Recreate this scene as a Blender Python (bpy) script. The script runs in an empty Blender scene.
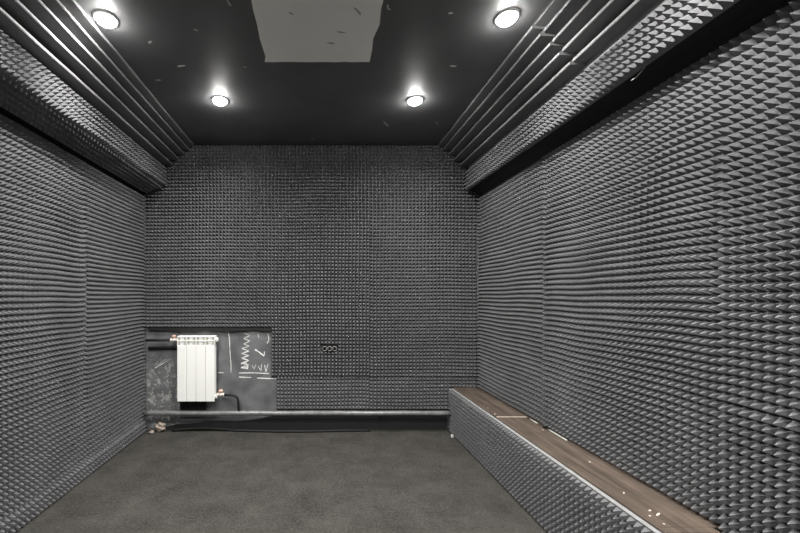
import bpy, math, random
from mathutils import Vector
random.seed(7)
C = bpy.context.scene.collection
PI = math.pi
F = 369.0; CX = 319.0; CY = 296.0; HC = 1.20      # pinhole of the photograph (pixels) and eye height

# room (metres): x across, y away from the camera, z up
XL, XR, YF, YN, ZC = -1.575, 1.435, 3.315, -1.60, 2.55

# ------------------------------------------------------------------ materials
def mat(name, col, rough=0.8, metal=0.0, spec=0.3, bump=None, vary=None):
    m = bpy.data.materials.new(name); m.use_nodes = True
    nt = m.node_tree; b = nt.nodes['Principled BSDF']
    b.inputs['Base Color'].default_value = (*col, 1)
    b.inputs['Roughness'].default_value = rough
    b.inputs['Metallic'].default_value = metal
    b.inputs['Specular IOR Level'].default_value = spec
    tc = nt.nodes.new('ShaderNodeTexCoord')
    if vary:
        sc, amt = vary
        n = nt.nodes.new('ShaderNodeTexNoise'); n.inputs['Scale'].default_value = sc; n.inputs['Detail'].default_value = 6
        nt.links.new(tc.outputs['Object'], n.inputs['Vector'])
        r = nt.nodes.new('ShaderNodeValToRGB')
        r.color_ramp.elements[0].position = 0.3; r.color_ramp.elements[1].position = 0.7
        r.color_ramp.elements[0].color = (*[c*(1-amt) for c in col], 1)
        r.color_ramp.elements[1].color = (*[min(1, c*(1+amt)) for c in col], 1)
        nt.links.new(n.outputs['Fac'], r.inputs['Fac']); nt.links.new(r.outputs['Color'], b.inputs['Base Color'])
    if bump:
        sc, st, d = bump
        n = nt.nodes.new('ShaderNodeTexNoise'); n.inputs['Scale'].default_value = sc; n.inputs['Detail'].default_value = 5
        nt.links.new(tc.outputs['Object'], n.inputs['Vector'])
        bp = nt.nodes.new('ShaderNodeBump'); bp.inputs['Strength'].default_value = st; bp.inputs['Distance'].default_value = d
        nt.links.new(n.outputs['Fac'], bp.inputs['Height']); nt.links.new(bp.outputs['Normal'], b.inputs['Normal'])
    return m

M_FOAM = mat('charcoal_foam', (0.132, 0.132, 0.136), 1.0, 0, 0.0, vary=(5, 0.10))
M_TRAP = mat('charcoal_trap_foam', (0.145, 0.145, 0.148), 0.95, 0, 0.08, bump=(700, 0.2, 0.001))
M_CEIL = mat('black_ceiling_paint', (0.085, 0.085, 0.087), 0.55, 0, 0.4, bump=(30, 0.08, 0.002), vary=(3, 0.18))
M_PAINT = mat('dark_wall_paint', (0.06, 0.06, 0.063), 0.7, 0, 0.3, vary=(4, 0.15))
M_BEAM = mat('black_beam_board', (0.022, 0.022, 0.023), 0.8, 0, 0.2)
M_STRIP = mat('pale_foam_edge', (0.24, 0.24, 0.24), 0.95, 0, 0.05, bump=(300, .4, .002), vary=(25, .15))
M_PANEL = mat('off_white_board', (0.86, 0.855, 0.81), 0.75, 0, 0.2, vary=(2.2, 0.04))
M_SCUFF = mat('pale_scuff', (0.45, 0.45, 0.43), 0.8)
M_PSCUFF = mat('grey_smear', (0.40, 0.40, 0.38), 0.8)
M_CHALK = mat('white_chalk', (0.80, 0.80, 0.78), 0.9, vary=(60, 0.25))
M_WHITE = mat('white_enamel', (0.86, 0.86, 0.83), 0.35, 0, 0.5)
M_INNER = mat('ivory_enamel', (0.58, 0.56, 0.48), 0.5, 0, 0.4)
M_PIPE = mat('black_painted_pipe', (0.17, 0.17, 0.172), 0.30, 0, 0.5, bump=(60, 0.25, 0.002), vary=(25, 0.25))
M_HOSE = mat('black_hose', (0.015, 0.015, 0.015), 0.65, 0, 0.25)
M_COPPER = mat('pinkish_brass', (0.78, 0.50, 0.40), 0.35, 0.35, 0.5)
M_NICKEL = mat('pale_nickel', (0.85, 0.76, 0.68), 0.3, 0.3, 0.5)
M_BLACK = mat('black_plastic', (0.018, 0.018, 0.018), 0.5, 0, 0.4)
M_GREYPL = mat('grey_plastic', (0.22, 0.22, 0.21), 0.45, 0, 0.5)
M_RUBBLE = mat('beige_plaster', (0.36, 0.30, 0.255), 0.9, bump=(60, 0.8, 0.006), vary=(30, 0.35))
M_SEAL = mat('pale_sealant', (0.40, 0.41, 0.37), 0.5)
M_PVC = mat('white_scrap', (0.50, 0.50, 0.48), 0.8)
M_RING = mat('lamp_ring', (0.70, 0.70, 0.70), 0.35, 0.2, 0.5)
M_BOX = mat('bench_board', (0.10, 0.085, 0.07), 0.8)

def mat_emit(name, col, s):
    m = bpy.data.materials.new(name); m.use_nodes = True
    b = m.node_tree.nodes['Principled BSDF']
    b.inputs['Base Color'].default_value = (.9, .9, .9, 1)
    b.inputs['Emission Color'].default_value = (*col, 1); b.inputs['Emission Strength'].default_value = s
    return m
M_BULB = mat_emit('lit_lamp_lens', (1.0, 0.985, 0.95), 260.0)

def carpet():
    m = mat('dark_grey_carpet', (0.12, 0.115, 0.105), 1.0, 0, 0.05)
    nt = m.node_tree; b = nt.nodes['Principled BSDF']
    tc = nt.nodes.new('ShaderNodeTexCoord')
    def noise(s, d, r=0.6):
        n = nt.nodes.new('ShaderNodeTexNoise'); n.inputs['Scale'].default_value = s
        n.inputs['Detail'].default_value = d; n.inputs['Roughness'].default_value = r
        nt.links.new(tc.outputs['Object'], n.inputs['Vector']); return n
    n1 = noise(4.0, 10, 0.78); n2 = noise(75, 4, .7)
    mx = nt.nodes.new('ShaderNodeMath'); mx.operation = 'MULTIPLY_ADD'; mx.inputs[1].default_value = 0.5
    nt.links.new(n1.outputs['Fac'], mx.inputs[0])
    m2 = nt.nodes.new('ShaderNodeMath'); m2.operation = 'MULTIPLY'; m2.inputs[1].default_value = 0.5
    nt.links.new(n2.outputs['Fac'], m2.inputs[0]); nt.links.new(m2.outputs[0], mx.inputs[2])
    r = nt.nodes.new('ShaderNodeValToRGB')
    r.color_ramp.elements[0].position = 0.34; r.color_ramp.elements[0].color = (0.022, 0.0209, 0.0192, 1)
    r.color_ramp.elements[1].position = 0.66; r.color_ramp.elements[1].color = (0.080, 0.076, 0.0695, 1)
    nt.links.new(mx.outputs[0], r.inputs['Fac']); nt.links.new(r.outputs['Color'], b.inputs['Base Color'])
    bp = nt.nodes.new('ShaderNodeBump'); bp.inputs['Strength'].default_value = 0.6; bp.inputs['Distance'].default_value = 0.004
    nt.links.new(n2.outputs['Fac'], bp.inputs['Height']); nt.links.new(bp.outputs['Normal'], b.inputs['Normal'])
    return m
M_CARPET = carpet()

def bare_wall():
    # dark painted plaster, with pale splashes of old plaster low down in the corner by the radiator
    m = mat('dark_bare_plaster', (0.085, 0.087, 0.09), 0.5, 0, 0.4)
    nt = m.node_tree; b = nt.nodes['Principled BSDF']; L = nt.links
    tc = nt.nodes.new('ShaderNodeTexCoord')
    sep = nt.nodes.new('ShaderNodeSeparateXYZ'); L.new(tc.outputs['Object'], sep.inputs[0])
    base = nt.nodes.new('ShaderNodeTexNoise'); base.inputs['Scale'].default_value = 6; base.inputs['Detail'].default_value = 7
    L.new(tc.outputs['Object'], base.inputs['Vector'])
    br = nt.nodes.new('ShaderNodeValToRGB')
    br.color_ramp.elements[0].position = .3; br.color_ramp.elements[0].color = (.080, .082, .085, 1)
    br.color_ramp.elements[1].position = .7; br.color_ramp.elements[1].color = (.180, .183, .190, 1)
    L.new(base.outputs['Fac'], br.inputs['Fac'])
    sp = nt.nodes.new('ShaderNodeTexNoise'); sp.inputs['Scale'].default_value = 30; sp.inputs['Detail'].default_value = 10
    sp.inputs['Roughness'].default_value = .72
    L.new(tc.outputs['Object'], sp.inputs['Vector'])
    sr = nt.nodes.new('ShaderNodeValToRGB')
    sr.color_ramp.elements[0].position = .52; sr.color_ramp.elements[0].color = (0, 0, 0, 1)
    sr.color_ramp.elements[1].position = .60; sr.color_ramp.elements[1].color = (1, 1, 1, 1)
    L.new(sp.outputs['Fac'], sr.inputs['Fac'])
    def rng(sock, a, c):
        n = nt.nodes.new('ShaderNodeMapRange'); n.inputs['From Min'].default_value = a; n.inputs['From Max'].default_value = c
        L.new(sock, n.inputs['Value']); return n.outputs['Result']
    def mul(a, c):
        n = nt.nodes.new('ShaderNodeMath'); n.operation = 'MULTIPLY'
        L.new(a, n.inputs[0]); L.new(c, n.inputs[1]); return n.outputs[0]
    mask = mul(rng(sep.outputs['X'], -1.17, -1.32), rng(sep.outputs['Z'], .72, .50))
    fac = mul(sr.outputs['Color'], mask)
    mix = nt.nodes.new('ShaderNodeMix'); mix.data_type = 'RGBA'
    L.new(fac, mix.inputs['Factor']); L.new(br.outputs['Color'], mix.inputs['A']); mix.inputs['B'].default_value = (.40, .395, .375, 1)
    L.new(mix.outputs['Result'], b.inputs['Base Color'])
    bp = nt.nodes.new('ShaderNodeBump'); bp.inputs['Strength'].default_value = .3; bp.inputs['Distance'].default_value = .004
    L.new(sp.outputs['Fac'], bp.inputs['Height']); L.new(bp.outputs['Normal'], b.inputs['Normal'])
    return m
M_BARE = bare_wall()

def wood():
    m = mat('brown_laminate', (0.2, 0.15, 0.11), 0.45, 0, 0.4)
    nt = m.node_tree; b = nt.nodes['Principled BSDF']; L = nt.links
    tc = nt.nodes.new('ShaderNodeTexCoord'); mp = nt.nodes.new('ShaderNodeMapping')
    mp.inputs['Scale'].default_value = (1, .04, 1); L.new(tc.outputs['Object'], mp.inputs['Vector'])
    n = nt.nodes.new('ShaderNodeTexNoise'); n.inputs['Scale'].default_value = 60; n.inputs['Detail'].default_value = 6
    n.inputs['Distortion'].default_value = .6
    L.new(mp.outputs[0], n.inputs['Vector'])
    r = nt.nodes.new('ShaderNodeValToRGB')
    r.color_ramp.elements[0].position = .3; r.color_ramp.elements[0].color = (.048, .036, .028, 1)
    r.color_ramp.elements[1].position = .72; r.color_ramp.elements[1].color = (.128, .099, .079, 1)
    L.new(n.outputs['Fac'], r.inputs['Fac'])
    n2 = nt.nodes.new('ShaderNodeTexNoise'); n2.inputs['Scale'].default_value = 7; n2.inputs['Detail'].default_value = 5
    L.new(tc.outputs['Object'], n2.inputs['Vector'])
    mix = nt.nodes.new('ShaderNodeMix'); mix.data_type = 'RGBA'; mix.blend_type = 'MULTIPLY'
    r2 = nt.nodes.new('ShaderNodeValToRGB')
    r2.color_ramp.elements[0].position = .35; r2.color_ramp.elements[0].color = (.8, .8, .8, 1)
    r2.color_ramp.elements[1].position = .65; r2.color_ramp.elements[1].color = (1.1, 1.1, 1.1, 1)
    L.new(n2.outputs['Fac'], r2.inputs['Fac'])
    mix.inputs['Factor'].default_value = 1; L.new(r.outputs['Color'], mix.inputs['A']); L.new(r2.outputs['Color'], mix.inputs['B'])
    L.new(mix.outputs['Result'], b.inputs['Base Color'])
    return m
M_WOOD = wood()
M_SMEAR = mat('pale_paint_drop', (.62, .52, .44), .7)

# ------------------------------------------------------------------ mesh helpers
WORLD = {}
class MB:
    def __init__(s): s.v = []; s.f = []; s.sm = []
    def add(s, vs, fs, smooth=False):
        o = len(s.v); s.v += [tuple(p) for p in vs]
        for f in fs: s.f.append([i+o for i in f]); s.sm.append(smooth)
    def box(s, a, b, bev=0.0):
        x0, y0, z0 = a; x1, y1, z1 = b
        if bev <= 0:
            s.add([(x0,y0,z0),(x1,y0,z0),(x1,y1,z0),(x0,y1,z0),(x0,y0,z1),(x1,y0,z1),(x1,y1,z1),(x0,y1,z1)],
                  [(0,3,2,1),(4,5,6,7),(0,1,5,4),(1,2,6,5),(2,3,7,6),(3,0,4,7)]); return
        # chamfered box: three nested loops of rounded rectangles stacked in z
        def loop(z, d):
            c = bev
            a0, b0, a1, b1 = x0+d, y0+d, x1-d, y1-d
            return [(a0+c,b0,z),(a1-c,b0,z),(a1,b0+c,z),(a1,b1-c,z),(a1-c,b1,z),(a0+c,b1,z),(a0,b1-c,z),(a0,b0+c,z)]
        ls = [loop(z0, bev*.8), loop(z0+bev, 0), loop(z1-bev, 0), loop(z1, bev*.8)]
        vs = sum(ls, []); fs = []
        for k in range(3):
            for i in range(8):
                j = (i+1) % 8; fs.append((k*8+i, k*8+j, k*8+8+j, k*8+8+i))
        fs += [tuple(range(7, -1, -1)), tuple(range(24, 32))]
        s.add(vs, fs)
    def tube(s, pts, r, n=12, caps=True):
        pts = [Vector(p) for p in pts]; rs = r if isinstance(r, (list, tuple)) else [r]*len(pts)
        t0 = (pts[1]-pts[0]).normalized()
        ref = Vector((0,0,1)) if abs(t0.z) < .9 else Vector((1,0,0))
        u = t0.cross(ref).normalized(); vs = []; fs = []
        for k, p in enumerate(pts):
            t = (pts[min(k+1, len(pts)-1)] - pts[max(k-1, 0)]).normalized()
            u = (u - t*u.dot(t)).normalized(); w = t.cross(u)
            for i in range(n):
                a = 2*PI*i/n; vs.append(p + (u*math.cos(a)+w*math.sin(a))*rs[k])
        for k in range(len(pts)-1):
            for i in range(n):
                j = (i+1) % n; fs.append((k*n+i, k*n+j, k*n+n+j, k*n+n+i))
        s.add(vs, fs, True)
        if caps: s.add(vs[:n], [tuple(range(n-1, -1, -1))]); s.add(vs[-n:], [tuple(range(n))])
    def lathe(s, c, prof, n=28, axis='z', smooth=True):
        vs = []; fs = []
        for r, h in prof:
            for i in range(n):
                a = 2*PI*i/n
                d = {'z': (r*math.cos(a), r*math.sin(a), h), 'y': (r*math.cos(a), h, r*math.sin(a)), 'x': (h, r*math.cos(a), r*math.sin(a))}[axis]
                vs.append((c[0]+d[0], c[1]+d[1], c[2]+d[2]))
        for k in range(len(prof)-1):
            for i in range(n):
                j = (i+1) % n; fs.append((k*n+i, k*n+j, k*n+n+j, k*n+n+i))
        s.add(vs, fs, smooth)
        s.add(vs[:n], [tuple(range(n))]); s.add(vs[-n:], [tuple(range(n))])
    def prism(s, poly, y0, y1):      # polygon in x,z extruded along y
        n = len(poly); vs = [(x, y0, z) for x, z in poly] + [(x, y1, z) for x, z in poly]
        fs = [tuple(range(n-1, -1, -1)), tuple(range(n, 2*n))] + [(i, (i+1) % n, n+(i+1) % n, n+i) for i in range(n)]
        s.add(vs, fs)
    def build(s, name, m, parent=None, origin=None, fix=True):
        me = bpy.data.meshes.new(name)
        if origin is None and parent is not None:
            origin = [(min(p[i] for p in s.v)+max(p[i] for p in s.v))/2 for i in range(3)]
        o0 = Vector(origin) if origin is not None else Vector((0,0,0))
        me.from_pydata([tuple(Vector(p)-o0) for p in s.v], [], s.f)
        me.polygons.foreach_set('use_smooth', s.sm)
        if fix:
            import bmesh
            bm = bmesh.new(); bm.from_mesh(me); bmesh.ops.remove_doubles(bm, verts=bm.verts, dist=1e-6)
            bmesh.ops.recalc_face_normals(bm, faces=bm.faces); bm.to_mesh(me); bm.free()
        me.materials.append(m); me.update()
        o = bpy.data.objects.new(name, me); C.objects.link(o)
        WORLD[o.name] = o0
        o.location = o0
        if parent is not None:
            o.parent = parent; o.location = o0 - WORLD.get(parent.name, Vector(parent.location))
        return o

def tag(o, label, cat, group=None, kind=None):
    o['label'] = label; o['category'] = cat
    if group: o['group'] = group
    if kind: o['kind'] = kind
    return o
def struct(o, label=None):
    o['kind'] = 'structure'
    if label: o['label'] = label
    return o
def thing(name, loc, label, cat, group=None):
    o = bpy.data.objects.new(name, None); C.objects.link(o); o.location = loc
    o.empty_display_size = .1
    return tag(o, label, cat, group)
def P(px, py, y):                    # a point of the photograph at depth y
    return Vector(((px-CX)*y/F, y, HC+(CY-py)*y/F))

# ------------------------------------------------------------------ room shell
def shell(name, a, b, m, label):
    mb = MB(); mb.box(a, b); return struct(mb.build(name, m), label)
floor = shell('floor', (XL-.12, YN-.12, -.1), (XR+.12, YF+.12, 0), M_CARPET, 'floor covered in mottled dark grey carpet')
ceil_ = shell('ceiling', (XL-.12, YN-.12, ZC), (XR+.12, YF+.12, ZC+.1), M_CEIL, 'black painted ceiling with pale scuffs')
wall_far = shell('wall_far', (XL-.12, YF, 0), (XR+.12, YF+.12, ZC), M_BARE, 'dark plaster wall laid bare around the radiator')
shell('wall_left', (XL-.12, YN, 0), (XL, YF, ZC), M_PAINT, 'dark wall under the foam opposite the bench')
shell('wall_right', (XR, YN, 0), (XR+.12, YF, ZC), M_PAINT, 'dark wall under the foam behind the bench')
shell('wall_near', (XL-.12, YN-.12, 0), (XR+.12, YN, ZC), M_PAINT, 'dark wall behind the camera')

# boxed-in beams along both side walls, just under the ceiling
def beam(name, poly, label):
    mb = MB(); mb.prism(poly, YN, YF); return struct(mb.build(name, M_BEAM), label)
beam('trim_1', [(XL, ZC), (XL, 2.105), (-1.385, 2.185), (-1.385, ZC)], 'boxed beam under the ceiling opposite the bench')
beam('trim_2', [(XR, ZC), (XR, 2.09), (1.325, 2.16), (1.325, ZC)], 'boxed beam under the ceiling above the bench')

# ------------------------------------------------------------------ pyramid foam
def foam(name, O, U, V, N, w, h, label=None, pitch=.0313, base=.009, depth=.038, seed=1, hole=None, wave=.0022, wob=.0022, parent=None, group='pyramid foam sheets', cat='foam sheet', sm_=False):
    O, U, V, N = Vector(O), Vector(U).normalized(), Vector(V).normalized(), Vector(N).normalized()
    rnd = random.Random(seed)
    ph = [rnd.uniform(0, 6.28) for _ in range(8)]
    fr = [rnd.uniform(3, 8) for _ in range(4)]
    nu, nv = max(1, round(w/pitch)), max(1, round(h/pitch)); pu, pv = w/nu, h/nv
    def off(u, v):
        e = min(1, min(u, w-u, v, h-v)/.05); e = max(0, e)
        n = wave*(math.sin(fr[0]*u+ph[0])+math.sin(fr[1]*v+ph[1]+2*u))*e
        dv = wob*(math.sin(fr[2]*u+ph[2])+.5*math.sin(2.3*fr[2]*u+ph[3]))*e
        du = wob*(math.sin(fr[3]*v+ph[4])+.5*math.sin(2.1*fr[3]*v+ph[5]))*e
        return du, dv, n
    def pt(u, v, d):
        du, dv, n = off(u, v); return O + U*(u+du) + V*(v+dv) + N*(max(.002, d+n) if d > 0 else 0)
    keep = [[not (hole and hole((i+.5)*pu, (j+.5)*pv)) for j in range(nv)] for i in range(nu)]
    vs = []; fs = []; gi = {}
    def g(i, j, d):
        k = (i, j, d)
        if k not in gi: gi[k] = len(vs); vs.append(pt(i*pu, j*pv, base*d))
        return gi[k]
    def K(i, j): return 0 <= i < nu and 0 <= j < nv and keep[i][j]
    rings = ((.80, .13), (.28, .77), (.12, .95))
    for i in range(nu):
        for j in range(nv):
            if not keep[i][j]: continue
            cs = [g(i, j, 1), g(i+1, j, 1), g(i+1, j+1, 1), g(i, j+1, 1)]
            cu, cv = (i+.5)*pu, (j+.5)*pv
            tu, tv = rnd.gauss(0, .0005), rnd.gauss(0, .0005); td = 1+rnd.gauss(0, .02)
            prev = cs
            for s_, hh in rings:
                cur = []
                for a, b in ((-1,-1),(1,-1),(1,1),(-1,1)):
                    cur.append(len(vs)); vs.append(pt(cu+a*s_*pu/2+tu*hh, cv+b*s_*pv/2+tv*hh, base+depth*hh*td))
                for q in range(4): fs.append((prev[q], prev[(q+1) % 4], cur[(q+1) % 4], cur[q]))
                prev = cur
            ap = len(vs); vs.append(pt(cu+tu, cv+tv, base+depth*td))
            for q in range(4): fs.append((prev[q], prev[(q+1) % 4], ap))
            b0 = [g(i, j, 0), g(i+1, j, 0), g(i+1, j+1, 0), g(i, j+1, 0)]
            fs.append(tuple(reversed(b0)))
            for q, (di, dj) in enumerate(((0,-1),(1,0),(0,1),(-1,0))):
                if not K(i+di, j+dj):
                    fs.append((cs[(q+1) % 4], cs[q], b0[q], b0[(q+1) % 4]))
    if U.cross(V).dot(N) < 0: fs = [tuple(reversed(f)) for f in fs]
    mb = MB(); mb.v = [tuple(v) for v in vs]; mb.f = fs; mb.sm = [sm_]*len(fs)
    ctr = O + U*(w/2)
    o = mb.build(name, M_FOAM, parent, origin=ctr, fix=False)
    if label: tag(o, label, cat, group)
    return o

X, Y, Z = Vector((1,0,0)), Vector((0,1,0)), Vector((0,0,1))
def px(x, y=3.29): return (x-CX)*y/F
def pz(v, y=3.29): return HC+(CY-v)*y/F
NM = 'acoustic_foam_sheet'
# far wall: three tall sheets and two low strips under them
xa, xb, xc, xd = XL+.003, px(257), px(369.5), XR-.003
z_top, z_seam, z_low = ZC-.004, pz(376.5), (.185)
yw = YF-.001
foam(NM, (xa, yw, pz(327.5)), X, Z, -Y, xb-xa-.001, z_top-pz(327.5), 'tall grey pyramid foam sheet on far wall, directly above the white radiator', seed=11)
foam(NM, (xb, yw-.001, z_seam+.002), X, Z, -Y, xc-xb-.001, z_top-z_seam-.002, 'tall grey pyramid foam sheet on far wall with the triple socket box set in it', seed=12,
     hole=lambda u, v: (u < px(272.5)-xb and v < pz(328)-z_seam) or (px(321.2)-xb < u < px(338.8)-xb and pz(353.2)-z_seam < v < pz(343.6)-z_seam))
foam(NM, (xc, yw, z_seam-.004), X, Z, -Y, xd-xc, z_top-z_seam+.004, 'tall grey pyramid foam sheet on far wall reaching the corner over the bench end', seed=13)
foam(NM, (px(276.5), yw, z_low), X, Z, -Y, xc-px(276.5)-.002, z_seam-z_low, 'short low foam strip on far wall above the long pipe, below the socket box', seed=14, depth=.026)
foam(NM, (xc, yw, z_low), X, Z, -Y, xd-xc, z_seam-.008-z_low, hole=lambda u, v: u > 1.180-xc and v < .392-z_low, label= 'short low foam strip on far wall above the long pipe, next to the bench end', seed=15, depth=.03)
# wall opposite the bench
yl = [YF-.053, 2.434, 1.02]
zs = .112
foam(NM, (XL+.001, yl[1]+.002, zs), Y, Z, X, yl[0]-yl[1]-.002, 2.085-zs, 'narrower tall foam sheet in the corner beside the radiator, on the side wall', seed=21)
foam(NM, (XL+.001, yl[2], zs), Y, Z, X, yl[1]-yl[2]-.002, 2.085-zs, 'wide tall foam sheet on the side wall opposite the bench, nearer the camera', seed=22, base=.015, pitch=.0318)
foam(NM, (XL+.001, yl[2], .003), Y, Z, X, yl[0]-yl[2], zs-.006, 'low foam skirting strip along the carpet on the wall opposite the bench', seed=23, base=.024, depth=.034, wave=.001)
# wall above the bench
yr = [YF-.053, 2.302, 1.290, .30]
zb = .394
foam(NM, (XR-.001, yr[0], zb), -Y, Z, -X, yr[0]-yr[1]-.001, 2.062-zb, 'tall foam sheet above the far end of the bench, touching the far wall', seed=31, base=.008)
foam(NM, (XR-.001, yr[1], zb), -Y, Z, -X, yr[1]-yr[2]-.002, 2.075-zb, 'tall foam sheet on the bench wall, above the near half of the bench', seed=32, base=.013)
foam(NM, (XR-.001, yr[2], .832), -Y, Z, -X, yr[2]-yr[3], 2.075-.832, 'foam sheet on the bench wall past the bench end, upper of the two', seed=33, base=.019, pitch=.0322)
foam(NM, (XR-.001, yr[2]-.002, .004), -Y, Z, -X, yr[2]-yr[3]-.002, .824, 'foam sheet past the bench end reaching the floor, lower of the two', seed=34, base=.020)
# beam faces and beam undersides
BE = 'foam strips on the beams'
foam('acoustic_foam_strip', (-1.384, .55, 2.172), Y, Z, X, YF-.053-.55, .165, 'foam strip on the upright face of the beam opposite the bench', seed=41, group=BE, cat='foam strip', wave=.0012)
foam('acoustic_foam_strip', (1.324, 2.352, 2.134), Y, Z, -X, YF-.053-2.352, .165, 'foam strip on the bench side beam face, shorter piece touching the far wall', seed=42, group=BE, cat='foam strip', wave=.0012)
foam('acoustic_foam_strip', (1.324, .45, 2.130), Y, Z, -X, 2.349-.45, .17, 'foam strip on the bench side beam face, longer piece nearer the camera', seed=43, group=BE, cat='foam strip', wave=.0012, base=.014)
def under(x0, z0, x1, z1, y0, label, seed):
    a = Vector((x0, 0, z0)); b = Vector((x1, 0, z1)); d = b-a
    n = Vector((d.z, 0, -d.x)); n = n if n.z < 0 else -n
    foam('acoustic_foam_strip', Vector((x0, y0, z0))+n.normalized()*.001, Y, d, n, YF-.053-y0, d.length, label, seed=seed, group=BE, cat='foam strip', base=.008, depth=.02, wave=.001)
under(-1.385, 2.185, -1.538, 2.1205, .55, 'dark foam strip on the sloping underside of the beam opposite the bench', 44)

# ------------------------------------------------------------------ ridged corner foam (bass traps)
def trap(side, tips, endp, y0, y1, label, seed, dx=0, dz=0):
    rnd = random.Random(seed)
    rb = .013; pts = []
    xin = tips[0][0]-.02
    pts.append((tips[0][0]+.0, ZC-.001))
    for k, (x, z) in enumerate(tips):
        x += dx; z += dz
        if k > 0:
            pz_ = tips[k-1][1]+dz
            pts.append((x+.030, pz_-.006)); pts.append((x+.012, z+.023))
        pts += [(x+.003, min(z+rb+.004, ZC-.002)), (x-.0005, min(z+rb, ZC-.003)), (x-.001, z+.004), (x+.002, z), (x+.010, z-.001)]
    xe, ze = endp
    pts += [(xe+.0, tips[-1][1]+dz-.004), (xe+.002, ze), (xe+.004, ZC-.001)]
    poly = [(side*x, z) for x, z in pts]
    n = len(poly); ns = max(2, int((y1-y0)/.04)); vs = []; fs = []
    p1, p2 = rnd.uniform(0, 6), rnd.uniform(0, 6)
    for s in range(ns+1):
        y = y0+(y1-y0)*s/ns
        for k, (x, z) in enumerate(poly):
            inner = 0 < k < n-3
            a = .0016*math.sin(5*y+p1+k*.35)+.0008*math.sin(17*y+p2+k) if inner else 0
            vs.append((x+side*a, y, min(z+a*.6, ZC-.001)))
    for s in range(ns):
        for k in range(n):
            j = (k+1) % n; fs.append((s*n+k, s*n+j, s*n+n+j, s*n+n+k))
    fs += [tuple(range(n-1, -1, -1)), tuple(range(ns*n, ns*n+n))]
    mb = MB(); mb.add(vs, fs)
    o = mb.build('bass_trap', M_TRAP, origin=(poly[0][0], (y0+y1)/2, ZC))
    return tag(o, label, 'bass trap', 'ridged foam bass traps in the ceiling corners')
tl = [(1.11, 2.530), (1.15, 2.493), (1.19, 2.452), (1.24, 2.407), (1.295, 2.360)]
tr = [(1.059, 2.532), (1.10, 2.494), (1.147, 2.447), (1.195, 2.400), (1.246, 2.350)]
ye = YF-.052
trap(-1, tl, (1.383, 2.345), .45, ye, 'long ridged foam bass trap in the ceiling corner opposite the bench', 1)
trap(1, tr, (1.323, 2.318), 1.832, ye, 'ridged foam bass trap above the bench, piece touching the far wall', 2)
trap(1, tr, (1.323, 2.322), .45, 1.829, 'ridged foam bass trap above the bench, offset piece nearer the camera', 3, dx=.010, dz=.010)

# ------------------------------------------------------------------ ceiling panel, scuffs, lamps
def ceil_pt(x, y_px):                # pixel on the ceiling -> (x, y)
    d = F*(ZC-HC)/(CY-y_px); return ((x-CX)*d/F, d)
mb = MB(); zt = ZC-.0005; zb_ = ZC-.006
outline = []
y0p, y1p = .95, ceil_pt(300, 61)[1]
for k in range(13): outline.append((-.306+.004*random.uniform(-1, 1), y0p+(y1p-y0p)*k/12))
outline[12] = (-.311, y1p); outline[11] = (-.300, y1p-.05)
for k in range(1, 12): outline.append((-.31+.604*k/12, y1p+.002*random.uniform(-1, 1)))
for k in range(13): outline.append((.293+.004*random.uniform(-1, 1), y1p+(y0p-y1p)*k/12))
outline[-11] = (.283, outline[-11][1]); outline[-10] = (.300, outline[-10][1])
n = len(outline)
mb.add([(x, y, zb_) for x, y in outline]+[(x, y, zt) for x, y in outline],
       [tuple(range(n)), tuple(range(2*n-1, n-1, -1))]+[(i, n+i, n+(i+1) % n, (i+1) % n) for i in range(n)])
panel = tag(mb.build('ceiling_panel', M_PANEL, origin=(-.008, (y0p+y1p)/2, zb_)), 'off-white rectangular board with ragged edges on the black ceiling', 'panel')
def blob(name, cx, cy, z, a, b, rot, m, parent, th=.0012, seed=0):
    r = random.Random(seed); n = 14; o = []
    for k in range(n):
        t = 2*PI*k/n; q = r.uniform(.65, 1.15); x, y = a*q*math.cos(t), b*q*math.sin(t)
        o.append((cx+x*math.cos(rot)-y*math.sin(rot), cy+x*math.sin(rot)+y*math.cos(rot)))
    q = MB(); q.add([(x, y, z) for x, y in o]+[(x, y, z-th) for x, y in o],
                    [tuple(range(n)), tuple(range(2*n-1, n-1, -1))]+[(i, n+i, n+(i+1) % n, (i+1) % n) for i in range(n)])
    return q.build(name, m, parent)
for k, (qx, qy, a, b, rot) in enumerate([(331, 42, .020, .007, .2), (358, 10, .034, .007, .9), (341, 31, .024, .006, .25), (291, 12, .014, .006, .5)]):
    cx, cy = ceil_pt(qx, qy); blob('scuff_mark', cx, cy, zb_-.0002, a, b, rot, M_PSCUFF, panel, .0006, k+20)
for k, (qx, qy, a, b, rot) in enumerate([(181, 66, .026, .008, -.2), (150, 42, .016, .007, -.6), (158, 80, .018, .004, 0), (453, 66, .026, .009, .15), (451, 13, .012, .007, 0),
        (388, 7, .020, .004, 1.2), (389, 9, .010, .003, .4), (437, 123, .045, .004, 1.0), (386, 124, .060, .008, 1.0), (229, 3, .022, .006, 1.3), (245, 67, .010, .003, .3), (313, 139, .02, .004, .1), (196, 30, .012, .004, .4)]):
    cx, cy = ceil_pt(qx, qy); blob('scuff_mark', cx, cy, ZC-.0003, a, b, rot, M_SCUFF, ceil_, .0008, k)

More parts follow.
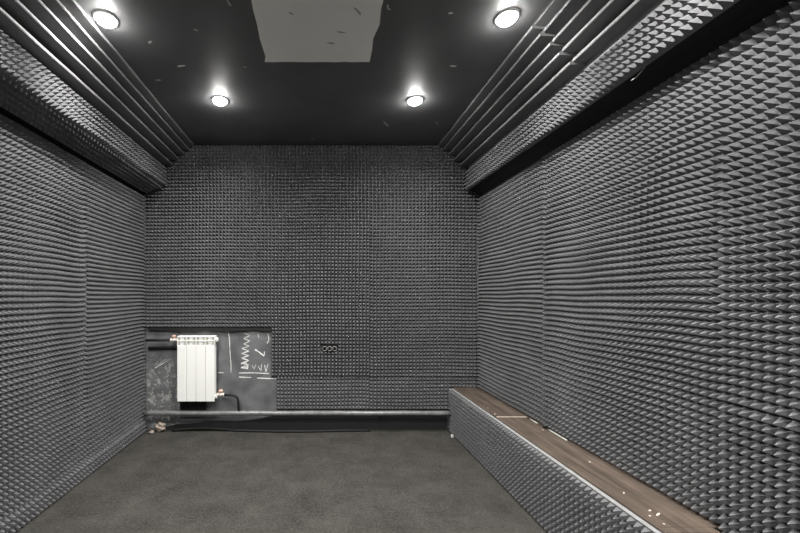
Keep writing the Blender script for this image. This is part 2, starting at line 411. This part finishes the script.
LAMP_W = 15.0
def lamp(x, y, label, group, watts=LAMP_W):
    t = thing('ceiling_downlight', (x, y, ZC), label, 'downlight', group)
    r = MB(); r.lathe((x, y, ZC-.001), [(.046, -.008), (.048, -.010), (.052, -.008), (.056, 0), (.046, 0), (.046, -.008)], 32); r.build('trim_ring', M_RING, t)
    b = MB(); b.lathe((x, y, ZC-.001), [(.0445, 0), (.0445, -.010), (.041, -.018), (.031, -.025), (.016, -.0285), (.002, -.0295)], 28); b.build('lens', M_BULB, t)
    l = bpy.data.lights.new('downlight_beam', 'AREA'); l.shape = 'DISK'; l.size = .075; l.energy = watts; l.spread = math.radians(160); l.color = (1, .985, .955)
    lo = bpy.data.objects.new('downlight_beam', l); C.objects.link(lo); lo.location = (0, 0, -.034); lo.parent = t
G = 'ceiling downlights'
for qx, qy, lb in [(220, 99.5, 'lit round downlight near the far wall, on the radiator side of the ceiling'),
                   (415, 99.5, 'lit round downlight near the far wall, on the bench side of the ceiling'),
                   (106, 18, 'lit round downlight tight against the bass trap opposite the bench'),
                   (507, 16.5, 'lit round downlight nearer the camera on the bench side of the ceiling')]:
    x, y = ceil_pt(qx, qy); lamp(x, y, lb, G)
for x, y, wt in [(-.95, 1.05, 22), (.92, 1.05, 22), (-.95, .31, 18), (.92, .31, 18)]:  # unseen lamps added to lift the nearer walls, brighter than the visible pairs
    lamp(x, y, 'added round downlight overhead, unseen, brightening the nearer walls', 'added downlights over the camera', wt)

# ------------------------------------------------------------------ radiator
ry = 3.195; rd = .085; rz0, rz1 = .281, .853; rx0 = -1.229; sw = .0815
rad = thing('radiator', (rx0+2*sw, ry+rd/2, rz0), 'white four section aluminium radiator hung on the bare dark wall', 'radiator')
for k in range(4):
    a = rx0+k*sw; b = a+sw-.0022
    s = MB()
    s.box((a, ry, rz0+.004), (b, ry+.010, rz1-.082), .003)                       # flat front panel
    s.box((a+.034, ry+.008, rz0), (a+.045, ry+rd-.004, rz1-.004))                # core rib
    for q in (.012, .022, .056, .066): s.box((a+q, ry+.010, rz0+.02), (a+q+.002, ry+rd-.012, rz1-.04))
    s.box((a+.006, ry+rd-.012, rz0+.02), (b-.006, ry+rd-.008, rz1-.05))          # back plate
    # vented head: curved lip, two cross bars and three uprights
    s.box((a, ry+.006, rz1-.014), (b, ry+.075, rz1), .004)
    s.box((a+.001, ry+.003, rz1-.047), (b-.001, ry+.012, rz1-.038), .001)
    for q in (.0, .026, .0505, .0755): s.box((a+q, ry+.002+.002*(q in (.026, .0505)), rz1-.084), (a+q+.0045, ry+.028, rz1-.006))
    so = s.build('section', M_WHITE, rad)
    i = MB(); i.box((a+.003, ry+.022, rz1-.086), (b-.003, ry+.070, rz1-.016)); i.build('vent_back', M_INNER, so)
for zc in (rz1-.036, rz0+.036):
    s = MB(); s.tube([(rx0-.012, ry+.048, zc), (rx0+4*sw+.010, ry+.048, zc)], .0185, 16); s.build('collector', M_WHITE, rad)
for xx, zc in ((rx0+4*sw-.001, rz1-.036), (rx0-.013, rz0+.036)):
    s = MB(); s.lathe((xx, ry+.048, zc), [(.021, 0), (.022, .006), (.019, .016), (.010, .019)], 8, 'x', False); s.build('end_plug', M_WHITE, rad)
def valve(x, z, sgn):
    s = MB(); yv = ry+.048
    s.tube([(x, yv, z), (x+sgn*.014, yv, z)], .0165, 6)
    s.tube([(x+sgn*.012, yv, z), (x+sgn*.055, yv, z)], .0135, 14)
    s.tube([(x+sgn*.050, yv, z), (x+sgn*.064, yv, z)], .0165, 6)
    s.tube([(x+sgn*.034, yv, z), (x+sgn*.034, yv, z+.024)], .010, 12)
    v = s.build('valve', M_NICKEL, rad)
    k = MB(); k.lathe((x+sgn*.034, yv, z+.022), [(.012, 0), (.019, .003), (.0195, .017), (.016, .021)], 10, 'z', False); k.build('valve_handle', M_COPPER, v)
valve(rx0-.012, rz1-.040, -1)
valve(rx0+4*sw+.006, rz0+.052, 1)
for q in (1.5, 2.9):
    br = MB(); br.box((rx0+sw*q, ry+rd-.008, rz1-.12), (rx0+sw*q+.02, YF-.0005, rz1-.09))
    br.build('wall_bracket', M_GREYPL, rad)

# supply pipe behind the foam edge, into the upper valve
yv = ry+.048
s = MB(); s.tube([(XL+.052, yv, rz1-.043), (rx0-.070, yv, rz1-.041)], .0115, 14)
tag(s.build('supply_pipe', M_HOSE, origin=(XL+.05, yv, rz1-.043)), 'short black pipe from the corner to the upper radiator valve', 'pipe')
s = MB(); s.tube([(XL+.052, YF-.020, rz1-.118), (-1.40, YF-.020, rz1-.112), (rx0+.07, YF-.020, rz1-.110)], .0125, 14)  # dark bar modelled as the supply pipe's shadow on the wall
tag(s.build('pipe_shadow_bar', M_HOSE, origin=(XL+.05, YF-.02, rz1-.118)), 'black bar on the wall standing in for the supply pipe shadow', 'pipe')
# long pipe along the foot of the far wall
yp = 3.236; zp = pz(413.2, 3.236)
hp = thing('heating_pipe', (-.2, yp, zp-.022), 'long dark heating pipe running low along the far wall', 'pipe')
s = MB(); npt = 44
s.tube([(XL+.046+(1.150-XL-.046-.005)*k/npt, yp+.0012*math.sin(k*.9), zp+.0010*math.sin(k*.55)) for k in range(npt+1)], .0205, 18); s.build('main_run', M_PIPE, hp)
s = MB(); x0 = rx0+4*sw+.072; zv = rz0+.050
arc = [(x0, yv, zv), (x0+.05, yv, zv-.001), (x0+.075, yv-.001, zv-.006)]
for k in range(1, 7):
    a = PI/2*k/6; arc.append((x0+.075+.045*math.sin(a), yv-.002, zv-.006-.045*(1-math.cos(a))))
arc.append((x0+.128, yp+.002, zp+.012))
s.tube(arc, .0105, 12); s.build('branch_hose', M_HOSE, hp)
for xx in (-1.02, .55):
    s = MB(); s.tube([(xx, yp+.015, zp-.004), (xx, YF-.0005, zp-.004)], .008, 8); s.build('pipe_bracket', M_BLACK, hp)

# black skirting with an uneven upper edge at the foot of the far wall
s = MB(); yb_ = YF-.012
top = [(166, 427), (176, 424.5), (190, 424), (205, 422), (222, 421), (236, 421.5), (250, 420), (262, 418.5), (275, 415), (300, 413), (350, 413), (400, 413), (447, 413)]
pts_ = [((a-CX)*yb_/F, HC+(CY-b)*yb_/F) for a, b in top]
pts_ += [(pts_[-1][0], .0005), (pts_[0][0], .0005)]
s.prism(pts_, yb_, YF); struct(s.build('baseboard_far', M_BEAM, origin=(-.2, YF, 0)), 'black skirting with an uneven upper edge behind the long pipe')

# cable and rubble under the pipe
s = MB(); cp = []
for k in range(40):
    t = k/39; x = -1.30+t*1.75
    cp.append((x, 3.262+.014*math.sin(t*9)-.02*math.exp(-((t-.75)/.2)**2), .0105+.018*max(0, math.sin(t*7.5+.4))**2*(1-t)))
s.tube(cp, .010, 10)
tag(s.build('cable', M_HOSE, origin=(-.7, 3.275, 0)), 'black cable lying along the floor under the long heating pipe', 'cable')
def lump(name, c, r, m, label, cat, seed, sq=(1, 1, 1), group=None):
    import bmesh
    bm = bmesh.new(); bmesh.ops.create_icosphere(bm, subdivisions=3, radius=1)
    rr = random.Random(seed); ph = [rr.uniform(0, 6) for _ in range(6)]
    for v in bm.verts:
        d = 1+.22*math.sin(3*v.co.x+ph[0])*math.sin(4*v.co.y+ph[1])+.16*math.sin(6*v.co.z+ph[2]+3*v.co.x)+.07*math.sin(13*v.co.y+ph[3])
        v.co = Vector((v.co.x*r*sq[0], v.co.y*r*sq[1], v.co.z*r*sq[2]))*d
    zmin = min(v.co.z for v in bm.verts)
    for v in bm.verts: v.co.z -= zmin
    me = bpy.data.meshes.new(name); bm.to_mesh(me); bm.free(); me.materials.append(m)
    o = bpy.data.objects.new(name, me); C.objects.link(o); o.location = c
    return tag(o, label, cat, group)
lump('plaster_lump', (px(160, 3.25), 3.255, 0), .036, M_RUBBLE, 'broken lump of beige plaster on the floor in the radiator corner', 'rubble', 3, (1.15, .8, 1.0))
lump('plaster_lump', (px(151, 3.2), 3.215, 0), .016, M_RUBBLE, 'small crumb of beige plaster by the foam in the radiator corner', 'rubble', 4, (1.2, .9, .7))
lump('white_scrap', (1.120, 3.10, 0), .011, M_PVC, 'small white scrap on the carpet at the far foot of the bench', 'scrap', 5, (1, 1, 1.6))

# ------------------------------------------------------------------ chalk marks on the bare wall (part of the wall)
def chalk(pts, w, seed=0):
    r = random.Random(seed); q = MB(); yw_ = YF-.0008
    P3 = [P(a, b, YF) for a, b in pts]; fine = []
    for a, b in zip(P3[:-1], P3[1:]):
        for k in range(5): fine.append(a.lerp(b, k/5))
    fine.append(P3[-1]); vs = []; fs = []; n = len(fine)
    for k, p in enumerate(fine):
        t = (fine[min(k+1, n-1)]-fine[max(k-1, 0)]).normalized(); nn = Vector((-t.z, 0, t.x)); ww = w*r.uniform(.55, 1.15)
        a, b = p+nn*ww/2, p-nn*ww/2
        vs += [(a.x, yw_, a.z), (b.x, yw_, b.z), (a.x, YF+.0002, a.z), (b.x, YF+.0002, b.z)]
    for k in range(n-1):
        o = 4*k; fs += [(o, o+4, o+5, o+1), (o, o+2, o+6, o+4), (o+1, o+5, o+7, o+3)]
    q.add(vs, fs); q.build('chalk_mark', M_CHALK, wall_far)
chalk([(228.5, 331.5), (229.5, 340), (230, 352), (231, 364), (231, 373)], .006, 1)                 # long upright stroke
chalk([(226, 332), (229, 331.5)], .006, 2)
chalk([(245, 333.5), (250, 335.5), (244, 338.5), (250, 341), (243.5, 344), (249.5, 346), (242, 348.5)], .005, 3)   # zigzag scribble
chalk([(242, 348.5), (249, 351), (241.5, 353.5), (249, 355.5), (241.5, 358), (249, 360.5), (241, 363), (249, 365), (241, 367.5)], .008, 4)
chalk([(241, 364), (246, 362), (248, 367.5), (241, 368), (248, 368.5)], .010, 5)
chalk([(255, 349.5), (259, 352), (264, 356)], .012, 6)
chalk([(264, 356), (264.5, 351.5)], .008, 7)
chalk([(252, 365), (254, 369), (256, 364.5)], .004, 8)
chalk([(258, 366), (261, 371), (261.5, 364)], .006, 9)
chalk([(264.5, 365), (266, 372), (268, 364)], .006, 10)
chalk([(239, 373), (252, 372.8), (269, 373.5)], .008, 11)
chalk([(239, 377), (251, 377.5)], .009, 12)
chalk([(257, 378), (276.5, 378.8)], .009, 13)
chalk([(218, 372.5), (224, 372.8)], .005, 14)
chalk([(268, 334), (269, 340), (267, 343.5)], .006, 15)
chalk([(258, 334), (259, 338)], .004, 16)
chalk([(155, 368), (162, 364), (167, 361)], .005, 17)
chalk([(158, 365), (166, 359)], .003, 18)

# black block as the radiator's painted shadow and black strip under the foam edge
s = MB(); s.box(tuple(P(180, 410, YF-.008)), (P(205.5, 410, YF-.008).x, YF, P(180, 399, YF-.008).z), .003); s.build('shadow_patch', M_BLACK, wall_far)
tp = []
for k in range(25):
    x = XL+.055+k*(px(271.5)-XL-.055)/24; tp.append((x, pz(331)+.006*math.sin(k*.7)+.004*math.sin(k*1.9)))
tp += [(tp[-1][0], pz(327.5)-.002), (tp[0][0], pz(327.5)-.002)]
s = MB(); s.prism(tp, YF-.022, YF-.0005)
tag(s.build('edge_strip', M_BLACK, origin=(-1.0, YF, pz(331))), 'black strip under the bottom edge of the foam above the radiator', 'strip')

# ------------------------------------------------------------------ triple socket box in the far wall foam
sx, sz = px(329.6), pz(348.4)
sb = thing('socket_box', (sx, YF-.012, sz-.04), 'black triple socket box cut into the foam of the far wall', 'socket')
s = MB(); s.box((sx-.066, YF-.022, sz-.030), (sx+.066, YF-.001, sz+.024), .004); s.build('back_plate', M_BLACK, sb)
for k in (-1, 0, 1):
    c = (sx+k*.0437, YF-.022, sz)
    s = MB(); s.lathe(c, [(.0165, 0), (.0165, -.024), (.0185, -.027), (.0210, -.024), (.0213, 0), (.0165, 0)], 24, 'y'); cu = s.build('socket_cup', M_GREYPL, sb)
    s = MB()
    for q in (-.007, .007): s.tube([(c[0]+q, c[1]-.001, sz), (c[0]+q, c[1]-.007, sz)], .0025, 8)
    s.build('contact', M_NICKEL, cu)
s = MB(); s.box((sx-.056, YF-.026, sz-.027), (sx+.056, YF-.021, sz-.0215)); s.build('latch_bar', M_BLACK, sb)

# ------------------------------------------------------------------ bench
bx, by0, by1 = 1.188, 1.262, YF-.050
bench = thing('bench', (1.29, (by0+by1)/2, 0), 'long low bench with brown laminate top and foam covered front', 'bench')
s = MB(); s.box((bx, 1.293, .001), (XR-.002, by1, .372)); s.box((bx, by0+.004, .001), (1.374, 1.2925, .372)); s.build('body', M_BOX, bench)
yj = 2.47
for a, b in ((by0, yj-.0015), (yj+.0015, by1)):
    s = MB(); s.box((bx-.002, max(a, 1.2935), .373), (XR-.006, b, .390), .002)
    if a < 1.29: s.box((bx-.002, a, .373), (1.377, 1.2935, .390), .002)
    s.build('seat_board', M_WOOD, bench)
s = MB(); s.box((bx-.001, yj-.0035, .3895), (XR-.045, yj+.0035, .3915), .0008); s.build('joint_strip', M_SMEAR, bench)
foam('foam_cover', (bx-.0005, by0, .004), Y, Z, -X, by1-by0, .372, None, seed=51, parent=bench, base=.018, depth=.027, wave=.001)
s = MB(); s.box((bx-.0225, by0, .3765), (bx-.0025, by1, .3815), .0015); s.build('edge_strip', M_STRIP, bench)
for k, (qx, qy, a, b, rot) in enumerate([(650, 510.5, .007, .004, .4), (658, 514.5, .017, .004, .6), (650, 516, .004, .004, 0), (664, 524, .004, .0035, 0), (495, 414, .006, .006, 0),
                                         (488, 408, .004, .004, 0), (590, 462, .006, .005, .3), (624, 493, .009, .003, .9), (543, 430, .004, .004, .2)]):
    d = F*(HC-.3905)/(qy-CY); blob('paint_drop', (qx-CX)*d/F, d, .3915, a, b, rot, M_SMEAR, bench, .0014, 60+k)
s = MB(); s.tube([(XR-.050, y, .3925+.001*math.sin(9*y)) for y in (2.22, 2.18, 2.14, 2.10, 2.06)], .0045, 8); s.build('sealant_bead', M_SEAL, bench)
s = MB(); s.tube([(XR-.050, y, .3920) for y in (2.42, 2.37, 2.34)], .004, 8); s.build('sealant_bead', M_SEAL, bench)
s = MB(); c = Vector((XR-.052, 2.262, .391)); s.tube([c, c+Vector((0, 0, .012)), c+Vector((.002, .002, .02))], .010, 10)
tag(s.build('cable_stub', M_BLACK, origin=c), 'short black cable stub sticking up behind the bench top at the foam seam', 'cable')

# torn pale sliver hanging under the beam
a = [P(631, 80.5, 1.545), P(636, 77.5, 1.535), P(640, 73, 1.53), P(644, 68, 1.525), P(649, 62, 1.52)]
s = MB(); s.tube(a, [.0008, .0022, .0026, .0022, .0012], 6)
tag(s.build('foam_sliver', M_PVC, origin=a[2]), 'thin pale sliver hanging loose under the beam above the bench', 'scrap')

# ------------------------------------------------------------------ world, camera, colour
w = bpy.data.worlds.new('World'); bpy.context.scene.world = w; w.use_nodes = True
w.node_tree.nodes['Background'].inputs['Color'].default_value = (0, 0, 0, 1)
cam = bpy.data.cameras.new('camera'); co = bpy.data.objects.new('camera', cam); C.objects.link(co)
cam.sensor_width = 36; cam.sensor_fit = 'HORIZONTAL'; cam.lens = F*36/800
co.location = (0, 0, HC); co.rotation_euler = (PI/2, 0, 0)
cam.shift_x = (400-CX)/800; cam.shift_y = -(266.5-CY)/800
cam.clip_start = .02
sc = bpy.context.scene; sc.camera = co
sc.view_settings.view_transform = 'Standard'; sc.view_settings.look = 'None'
sc.view_settings.gamma = 1; sc.view_settings.use_curve_mapping = False
sc.view_settings.exposure = 0.25
